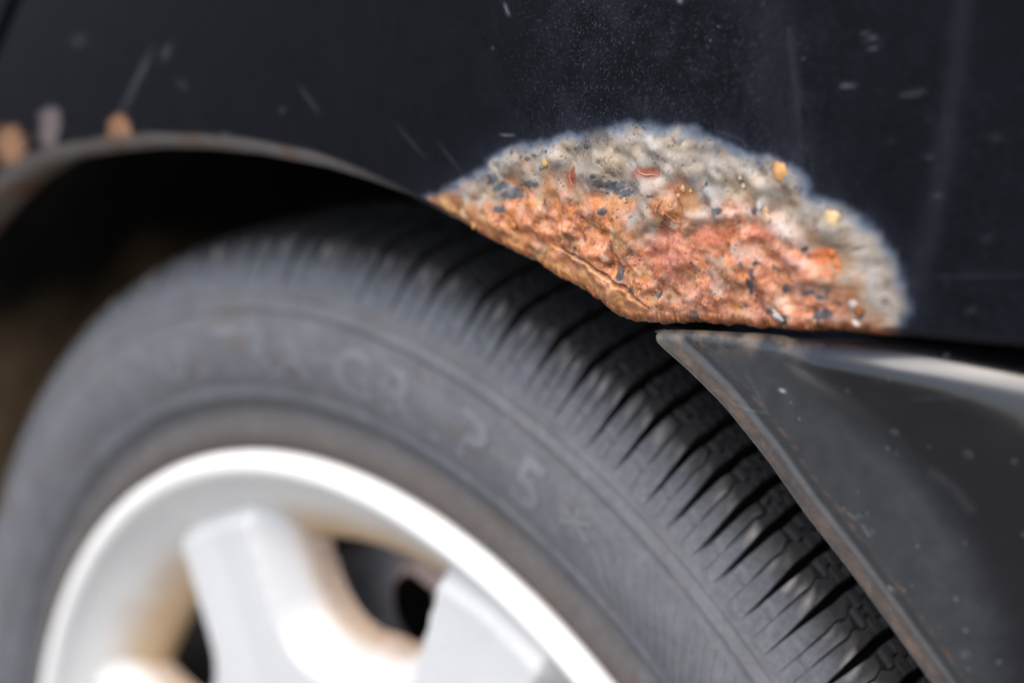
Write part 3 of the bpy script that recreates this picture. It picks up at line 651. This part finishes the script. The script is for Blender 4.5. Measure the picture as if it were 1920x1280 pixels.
    for Pe, drop, fl in ((P[0], 0, False), (P[:, 0], -0.0001, True)):
        g = skirt(Pe, 1.2, drop) if fl else shelf(Pe)
        if fl: gc, gr_ = np.array([0.012, 0.012, 0.013]), 0.6
        else: gc, gr_ = np.array([0.012, 0.0125, 0.015]), 0.22
        if True: pass
        _ = 0; v = g.reshape(-1, 3); f = grid_faces(g.shape[0], g.shape[1])
        allV.append(v); allF.append((f[:, ::-1] if fl else f) + off); allC.append(np.tile(gc, (len(v), 1))); allR.append(np.full(len(v), gr_)); off += len(v)
    me = mesh_from('bumper', np.vstack(allV), np.vstack(allF), M_BUMPER, np.clip(np.vstack(allC), 0.003, 1), True, None, dict(rough=np.concatenate(allR)))
    return part('bumper', me, car, H, 'glossy black bumper corner below the rust with a dirty brown arch edge')
bumper()

# ------------------------------------------------------------------ wheel
wheel = bpy.data.objects.new('wheel', None); COL.objects.link(wheel); wheel.parent = car; wheel.location = (0, 0, H)

def tyre_profile():
    half = [(.188, .020), (.194, .011), (.1985, .0065), (.2015, .0015), (.2045, -.0028), (.2085, -.0062), (.2130, -.0090), (.2165, -.0112), (.2176, -.0128), (.2190, -.0136), (.2204, -.0134), (.2220, -.0138), (.2260, -.0152), (.2310, -.0163), (.2360, -.0168), (.2420, -.0165), (.2470, -.0156),
            (.2495, -.0149), (.2503, -.0155), (.2512, -.0154), (.2520, -.0142), (.2530, -.0137), (.2540, -.0142), (.2550, -.0139), (.2560, -.0124), (.2573, -.0110), (.2590, -.0088), (.2610, -.0052), (.2630, -.0005), (.2648, .006), (.2660, .016), (.2668, .035), (.2672, .060), (.2674, .08)]
    P = np.array(half); P = np.vstack([P, np.stack([P[-2::-1, 0], 0.16 - P[-2::-1, 1]], 1)])
    return P
TP = tyre_profile()
def warp(V):                                 # tuck the sidewall and tread in behind the rim flange
    V = np.array(V, float); r = np.hypot(V[:, 0], V[:, 2]); k = 1 - 0.0041 * sst(.215, .25, r) / r
    return np.stack([V[:, 0] * k, V[:, 1] + 0.0125 * sst(.199, .215, r), V[:, 2] * k], 1)
def side_y(r):                               # outer sidewall depth at radius r
    q = TP[:27]; return np.interp(r, q[:, 0], q[:, 1])
def rubber_col(V):
    r = np.hypot(V[:, 0], V[:, 2]); a = np.arctan2(V[:, 2], V[:, 0]); ar = a * 230
    n1 = fbm(ar / 14, r * 1000 / 9, 301, 4); n2 = fbm(ar / 4, r * 1000 / 4, 305, 3); n3 = fbm(ar / 30, r * 1000 / 12, 309, 3)
    grey = np.array([0.108, 0.111, 0.120]); warm = np.array([0.100, 0.088, 0.080]); brown = np.array([0.070, 0.056, 0.047])
    c = np.tile(grey, (len(V), 1)) * (1 + 0.30 * n1[:, None] + 0.12 * n2[:, None])
    c = lerp(c, warm, (sst(0.05, 0.5, n3) * 0.7)[:, None])
    c = lerp(c, brown, ((1 - sst(.205, .219, r + 0.003 * n2)) * 0.85)[:, None])
    c = lerp(c, np.array([0.014, 0.013, 0.013]), sst(.2574, .2605, r + 0.001 * n2)[:, None])  # groove floor painted near black for the shade between blocks
    c = lerp(c, np.array([0.20, 0.155, 0.115]), (sst(0.34, 0.55, n2) * 0.35 * (r < .258))[:, None])
    c = np.where((V[:, 1] > 0.03)[:, None], np.array([0.025, 0.023, 0.023]), c)
    return np.clip(c, 0.005, 1)
def resample_profile(P, step):
    L = np.r_[0, np.cumsum(np.hypot(*np.diff(P, axis=0).T))]; n = int(L[-1] / step); t = np.unique(np.r_[np.linspace(0, L[-1], n), L])
    return np.stack([np.interp(t, L, P[:, k]) for k in (0, 1)], 1)
V, F = lathe(resample_profile(TP, 0.003), 420)
part('tyre', mesh_from('tyre', warp(V), F, M_RUBBER, rubber_col(V)), wheel)

# tread blocks: shoulder blocks whose grooves taper out on the sidewall, and a second row behind a channel
SH = np.array([(-.0128, .2556), (-.0112, .2578), (-.0090, .2608), (-.0060, .2645), (-.0030, .2676), (-.0008, .2695), (.0015, .2707), (.0045, .2716), (.0080, .2723), (.0115, .2728), (.015, .2731), (.0185, .2734), (.022, .2736), (.0255, .2738), (.029, .2740)])
_yy = np.array(sorted(set(SH[:, 0].tolist() + [-.0094, -.0089, -.0083, -.0078] + np.arange(.0035, .0288, .0006).round(5).tolist()))); SH = np.stack([_yy, np.interp(_yy, SH[:, 0], SH[:, 1])], 1)
R2 = np.stack([np.linspace(.036, .076, 15), np.full(15, .2742)], 1)
def block_mesh(width_deg, rowp, skew, lamellae, seed, shoulder):
    rng = np.random.default_rng(seed)
    Y, R = rowp[:, 0], rowp[:, 1]; n = len(Y); V = []; F = []
    base = np.interp(Y, TP[20:34, 1], TP[20:34, 0]) if shoulder else np.full(n, .2670)
    base = np.minimum(base, R - 0.0006) - 0.0008
    act = sst(-.004, .004, Y) if shoulder else np.ones(n)
    cuts = np.linspace(-width_deg / 2, width_deg / 2, lamellae + 1)
    ph = rng.uniform(0, 1)
    def zig(k):
        if k in (0, lamellae): return 0.06 * act * np.interp((Y / .010 + ph * 2) % 1, [0, .5, 1], [-1, 1, -1])
        return 0.20 * act * np.interp((Y / .0054 + ph + 0.5 * k) % 1, [0, .4, .5, .9, 1], [-1, -1, 1, 1, -1])
    wid = 1.0 - 0.0 * Y
    if shoulder: wid = 1.0 + 0.24 * (1 - sst(-.013, .003, Y))       # grooves narrow towards the sidewall
    for k in range(lamellae):
        sip = 0.035 * (sst(-.0085, -.007, Y) if shoulder else 1)
        l = cuts[k] * (wid if k == 0 else 1) + zig(k) + (sip if k > 0 else 0)
        r = cuts[k + 1] * (wid if k == lamellae - 1 else 1) + zig(k + 1) - (sip if k < lamellae - 1 else 0)
        bev = 0.06; dr = rng.uniform(-.00015, .00015) - (.0013 * np.exp(-((Y + .0086) / .00035)**2) * (k % 2) if shoulder else 0)
        if shoulder: dr = dr - .0008 * act * np.exp(-((((Y + .0018 * k) % .0036) - .0018) / .00032)**2)
        secs = [(l - 0.02, base), (l, R - .0005 + dr), (l + bev, R + dr), (0.5 * (l + r), R + dr + .00008), (r - bev, R + dr), (r, R - .0005 + dr), (r + 0.02, base)]
        o = len(V) // 1
        for i in range(n):
            for a, rad in secs:
                an = math.radians(a[i] + skew * (Y[i] - rowp[0, 0]) * 100)
                V.append((rad[i] * math.cos(an), Y[i], rad[i] * math.sin(an)))
        m_ = len(secs)
        for i in range(n - 1):
            for j in range(m_ - 1):
                F.append((o + i * m_ + j, o + i * m_ + j + 1, o + (i + 1) * m_ + j + 1, o + (i + 1) * m_ + j))
        F.append(tuple(o + (n - 1) * m_ + j for j in range(m_))); F.append(tuple(o + j for j in range(m_))[::-1])
    V = np.array(V); r = np.hypot(V[:, 0], V[:, 2]); a = np.arctan2(V[:, 2], V[:, 0])
    nz = fbm(a * 400 + seed * 3.7, V[:, 1] * 300 + seed, 401, 3); nz2 = fbm(a * 900 + seed * 1.3, V[:, 1] * 500, 405, 2)
    dark = np.array([0.030, 0.0285, 0.0295]); grey = np.array([0.118, 0.123, 0.136])
    c = lerp(grey, dark, sst(-.0085, -.0005, V[:, 1] + .0022 * nz)[:, None]) if shoulder else np.tile(dark, (len(V), 1))  # dusty shoulder, then dark rubber; arch shade is painted in too
    if shoulder:
        sc = np.exp(-((V[:, 1] + .0030) / .0020)**2) * sst(-.1, .5, nz2) * (r > .2672)
        c = lerp(c, np.array([0.42, 0.38, 0.36]), np.clip(0.7 * sc, 0, .9)[:, None])
        c = lerp(c, np.array([0.20, 0.14, 0.095]), (0.5 * sc * sst(.1, .5, nz))[:, None])
    c = c * (0.9 + 0.35 * nz[:, None])
    sid = r < np.interp(V[:, 1], rowp[:, 0], rowp[:, 1]) - .0012
    c = np.where((sid & (V[:, 1] > -.004))[:, None], np.array([0.012, 0.0115, 0.012]), c)  # groove walls darker than the block tops, shade put into the colour
    return mesh_from('tread_block', warp(V), F, M_TREAD, np.clip(c, .004, 1), False)
GROOVES = [95.99, 93.2, 90.91, 88.3, 85.91, 82.9, 79.89, 76.92, 74.04, 70.56, 67.54, 64.29, 61.38, 58.54, 56.02, 53.47, 51.3, 49.2, 47.1, 44.82, 42.4]
g = GROOVES[-1]
while g > GROOVES[0] - 360 + 4.5:
    g -= 2.75 + (0.3 if len(GROOVES) % 2 else -.15); GROOVES.append(g)
GROOVES.append(GROOVES[0] - 360)
cache = {}
for i in range(len(GROOVES) - 1):
    a, b = GROOVES[i], GROOVES[i + 1]; p = a - b
    gw = 0.72 if i % 2 else 0.44
    for row, rp in ((0, SH), (1, R2)):
        key = (round((p - gw) * 8), i % 5, row)
        if key not in cache:
            w = key[0] / 8
            cache[key] = block_mesh(w, rp, 0.35 if row == 0 else -0.4, 2 if w < 2.2 or row else 3, 7 * key[0] + 13 * key[1] + row, row == 0)
        o = part('tread_block', cache[key], wheel)
        o.rotation_euler = (0, -math.radians(0.5 * (a + b) - (1.0 if row else 0)), 0)

# raised lettering and marks on the sidewall
def on_side(r, a, up): return (r * math.cos(a), float(side_y(r)) - up, r * math.sin(a))
def letter(ch, ang, r0, size, up=0.0003):
    cu = bpy.data.curves.new('raised_letter', 'FONT'); cu.body = ch; cu.size = size; cu.align_x = 'CENTER'; cu.extrude = 0.0; cu.resolution_u = 4; cu.offset = size * 0.018
    ob = bpy.data.objects.new('tmp_letter', cu); COL.objects.link(ob)
    dg = bpy.context.evaluated_depsgraph_get(); dg.update()
    me0 = bpy.data.meshes.new_from_object(ob.evaluated_get(dg)); COL.objects.unlink(ob); bpy.data.objects.remove(ob)
    v2 = np.array([v.co[:2] for v in me0.vertices]); f0 = [list(p.vertices) for p in me0.polygons]
    eds = {}
    for f in f0:
        for i in range(len(f)):
            e = (f[i], f[(i + 1) % len(f)]); eds[e] = 1
    bnd = [e for e in eds if (e[1], e[0]) not in eds]
    n = len(v2); V = []
    for lvl in (up, -0.0006):
        for x, y in v2:
            r = r0 + y; V.append(on_side(r, ang - x / r, lvl))
    F = [tuple(f) for f in f0] + [(a, a + n, b + n, b) for a, b in bnd]
    V = warp(V)
    me = mesh_from('raised_letter', V, F, M_RUBBER, np.tile(np.array([0.136, 0.140, 0.150]), (len(V), 1)) * (1 + 0.2 * fbm(V[:, 0] * 200, V[:, 2] * 200, 444, 2)[:, None]), False)
    bpy.data.meshes.remove(me0)
    return part('raised_letter', me, wheel)
for ch, deg in (('U', 102.6), ('L', 98.5), ('T', 94.6), ('R', 90.6), ('A', 86.4), ('G', 79.0), ('R', 74.2), ('I', 70.4), ('P', 66.8), ('5', 61.0)):
    letter(ch, math.radians(deg), .2275, .0245)
# snowflake mark after the words, then the fan of moulded ribs
def bar(p0, p1, w, up, name, col=(0.128, 0.133, 0.147)):     # a raised bar between two (r, degrees) points
    r0, a0 = p0; r1, a1 = p1; n = 7; V = []; 
    for i in range(n):
        t = i / (n - 1); r = lerp(r0, r1, t); a = math.radians(lerp(a0, a1, t))
        dr, da = (r1 - r0), math.radians(a1 - a0) * r; L_ = math.hypot(dr, da); nr_, na_ = -da / L_, dr / L_
        ww = w * (0.4 if i in (0, n - 1) else 1)
        for k, u in ((-1.5, -.0004), (-.6, up), (.6, up), (1.5, -.0004)):
            rr = r + nr_ * ww * k; aa = a + na_ * ww * k / r; V.append(on_side(rr, aa, u))
    F = [(i * 4 + j, i * 4 + j + 1, (i + 1) * 4 + j + 1, (i + 1) * 4 + j) for i in range(n - 1) for j in range(3)]
    V = warp(V)
    return mesh_from(name, V, F, M_RUBBER, np.tile(np.array(col), (len(V), 1)))
for k in range(3):
    t = math.radians(60 * k + 20); L_ = 0.0062
    part('snowflake_arm', bar((.2375 + L_ * math.sin(t), 56.6 + math.degrees(L_ * math.cos(t) / .2375)), (.2375 - L_ * math.sin(t), 56.6 - math.degrees(L_ * math.cos(t) / .2375)), .0007, .00025, 'snowflake_arm'), wheel)
for k in range(34):
    a = 53.6 - k * 0.92; inner = .2245; outer = .2465 if k > 3 else .236 + .003 * k
    part('sidewall_rib', bar((inner, a - 1.6), (outer, a + 1.1), .00045, .0004, 'sidewall_rib', (0.128, 0.133, 0.147)), wheel)

# rim: flange, dish, barrel
RIMP = np.array([(.1985, .0080), (.2000, .0050), (.2006, .0010), (.1998, -.0022), (.1980, -.0035), (.1955, -.0036), (.1935, -.0026), (.1920, -.0004), (.1905, .0022), (.1880, .0052), (.1850, .0082), (.1815, .0112), (.1770, .0150), (.1730, .0182), (.1690, .0215), (.1668, .0250), (.1655, .0300), (.1650, .045), (.1650, .12), (.19, .15)])
V, F = lathe(resample_profile(RIMP, 0.0012), 300)
def rim_col(V, spoke=False):
    r = np.hypot(V[:, 0], V[:, 2]); a = np.arctan2(V[:, 2], V[:, 0])
    n1 = fbm(a * 9, r * 120, 501, 3); n2 = fbm(a * 40, r * 300, 503, 3)
    c = np.tile(np.array([0.50, 0.50, 0.495]) if spoke else np.array([0.76, 0.745, 0.71]), (len(V), 1))
    br = np.array([0.46, 0.29, 0.13])
    if not spoke:
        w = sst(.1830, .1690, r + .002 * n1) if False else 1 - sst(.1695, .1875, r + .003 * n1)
        c = lerp(c, br, (0.9 * w)[:, None]); c = np.where((V[:, 1] > .028)[:, None], np.array([0.03, 0.025, 0.022]), c)  # brown dirt on the dish; barrel painted near black as deep shade
        nick = sst(0.32, 0.5, n2) * (r > .196)
        c = lerp(c, np.array([0.45, 0.42, 0.38]), (0.35 * nick)[:, None])
    else:
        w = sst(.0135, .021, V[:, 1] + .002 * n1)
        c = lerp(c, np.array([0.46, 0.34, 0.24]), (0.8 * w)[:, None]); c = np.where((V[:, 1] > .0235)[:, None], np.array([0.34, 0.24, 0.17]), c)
    return np.clip(c, .01, .8)
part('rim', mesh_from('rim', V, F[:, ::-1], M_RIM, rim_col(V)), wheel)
# eight spokes, each a sector of the wheel face between two window centres
def spoke():
    nr, na = 150, 120; half = math.radians(22.5)
    r = np.linspace(.035, .1885, nr); al = np.linspace(-half, half, na)       # al = 0 on the spoke's middle
    R, A = np.meshgrid(r, al, indexing='ij')
    def line(c): return R * np.abs(np.sin(A - c)) - .0215
    d1 = line(0); d2 = R * np.sin(2 * half - np.abs(A)) - .0215; d3 = R * np.cos(half - np.abs(A)) - .126
    def smin(a, b, k): h = np.clip(.5 + .5 * (b - a) / k, 0, 1); return lerp(b, a, h) - k * h * (1 - h)
    d = smin(smin(d1, d2, .012), d3, .016)
    k = np.clip(d / .0088, 0, 1)
    y = .006 + .0125 * k**1.05 - .0008 * np.clip(1 - (d / -.02)**2, 0, 1) * (d < 0)
    y = y + 0.009 * sst(.0088, .0102, d)
    e = np.clip((R - .1765) / .008, 0, 1.6); y = y + .0085 * e**1.3
    V = np.stack([R * np.cos(A), y, R * np.sin(A)], -1).reshape(-1, 3); F = grid_faces(nr, na)
    dd = d.reshape(-1)[F].min(1); F = F[dd < .0102]
    return V, F
V, F = spoke(); V, F = submesh(V, F, np.ones(len(F), bool))
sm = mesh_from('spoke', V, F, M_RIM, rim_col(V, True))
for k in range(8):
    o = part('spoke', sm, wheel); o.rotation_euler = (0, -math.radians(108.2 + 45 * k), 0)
V, F = lathe([(.0005, -.001), (.015, -.0008), (.028, .001), (.033, .004), (.036, .010)], 64)
part('centre_cap', mesh_from('centre_cap', V, F[:, ::-1], M_RIM, rim_col(V, True)), wheel)

# brake backing plate with its round inspection hole, and the drum, seen through the spoke windows
HC = np.array([.138 * math.cos(math.radians(95.5)), .138 * math.sin(math.radians(95.5))]) + np.array([.010, 0]); HR = 0.0118
def backing_plate():
    n, m_ = 360, 90; a = np.linspace(0, 2 * math.pi, n, endpoint=False); r = np.linspace(.05, .158, m_)
    A, Rr = np.meshgrid(a, r, indexing='ij'); X, Z = Rr * np.cos(A), Rr * np.sin(A)
    d = np.hypot(X - HC[0], Z - HC[1]); Y = .052 + .012 * sst(.128, .100, Rr) * 0 - .006 * np.exp(-((d - HR) / .004)**2) + .01 * sst(HR, HR - .003, d) * 0
    V = np.stack([X, Y, Z], -1).reshape(-1, 3); F = grid_faces(n, m_, True); dd = d.reshape(-1)
    c = lerp(np.array([0.34, 0.33, 0.34]), np.array([0.60, 0.42, 0.36]), np.exp(-((dd - HR - .002) / .0035)**2)[:, None])
    keep = dd[F].min(1) > HR - .0006
    V, F, c = submesh(V, F, keep, c)
    part('brake_backing_plate', mesh_from('brake_backing_plate', V, F[:, ::-1], M_DRUM, c), car, H)
backing_plate()
V, F = lathe([(.001, .030), (.060, .030), (.072, .033), (.075, .040), (.092, .042), (.097, .045), (.098, .05)], 120)
part('brake_drum', mesh_from('brake_drum', V, F[:, ::-1], M_DRUM, np.tile(np.array([.16, .15, .15]), (len(V), 1))), car, H)

# ------------------------------------------------------------------ inside of the arch
def liner():
    a = np.radians(np.linspace(-25, 205, 120)); ys = np.r_[np.linspace(-.012, .25, 30)]
    A, Y = np.meshgrid(a, ys, indexing='ij')
    R = .318 + .004 * fbm(A * 6, Y * 30, 601, 3) + .010 * sst(0, .1, Y)
    V = np.stack([R * np.cos(A), Y, R * np.sin(A)], -1).reshape(-1, 3); F = grid_faces(120, 30)
    n0 = len(V); rr = np.linspace(.329, .02, 20); A2, R2_ = np.meshgrid(a, rr, indexing='ij')
    V2 = np.stack([R2_ * np.cos(A2), np.full_like(A2, .25), R2_ * np.sin(A2)], -1).reshape(-1, 3)
    V = np.vstack([V, V2]); F = np.vstack([F, grid_faces(120, 20) + n0])
    n = fbm(V[:, 0] * 14, V[:, 1] * 14 + V[:, 2] * 9, 603, 4)
    w = (1 - sst(-.27, -.20, V[:, 0] + .05 * n)) * (1 - sst(.20, .27, V[:, 2] + .04 * n)) * (V[:, 1] < .2)
    mud = lerp(np.array([0.012, 0.010, 0.009]), np.array([0.42, 0.28, 0.16]), w[:, None])
    return part('wheel_arch_liner', mesh_from('wheel_arch_liner', V, F, M_LINER, mud), car, H)
liner()
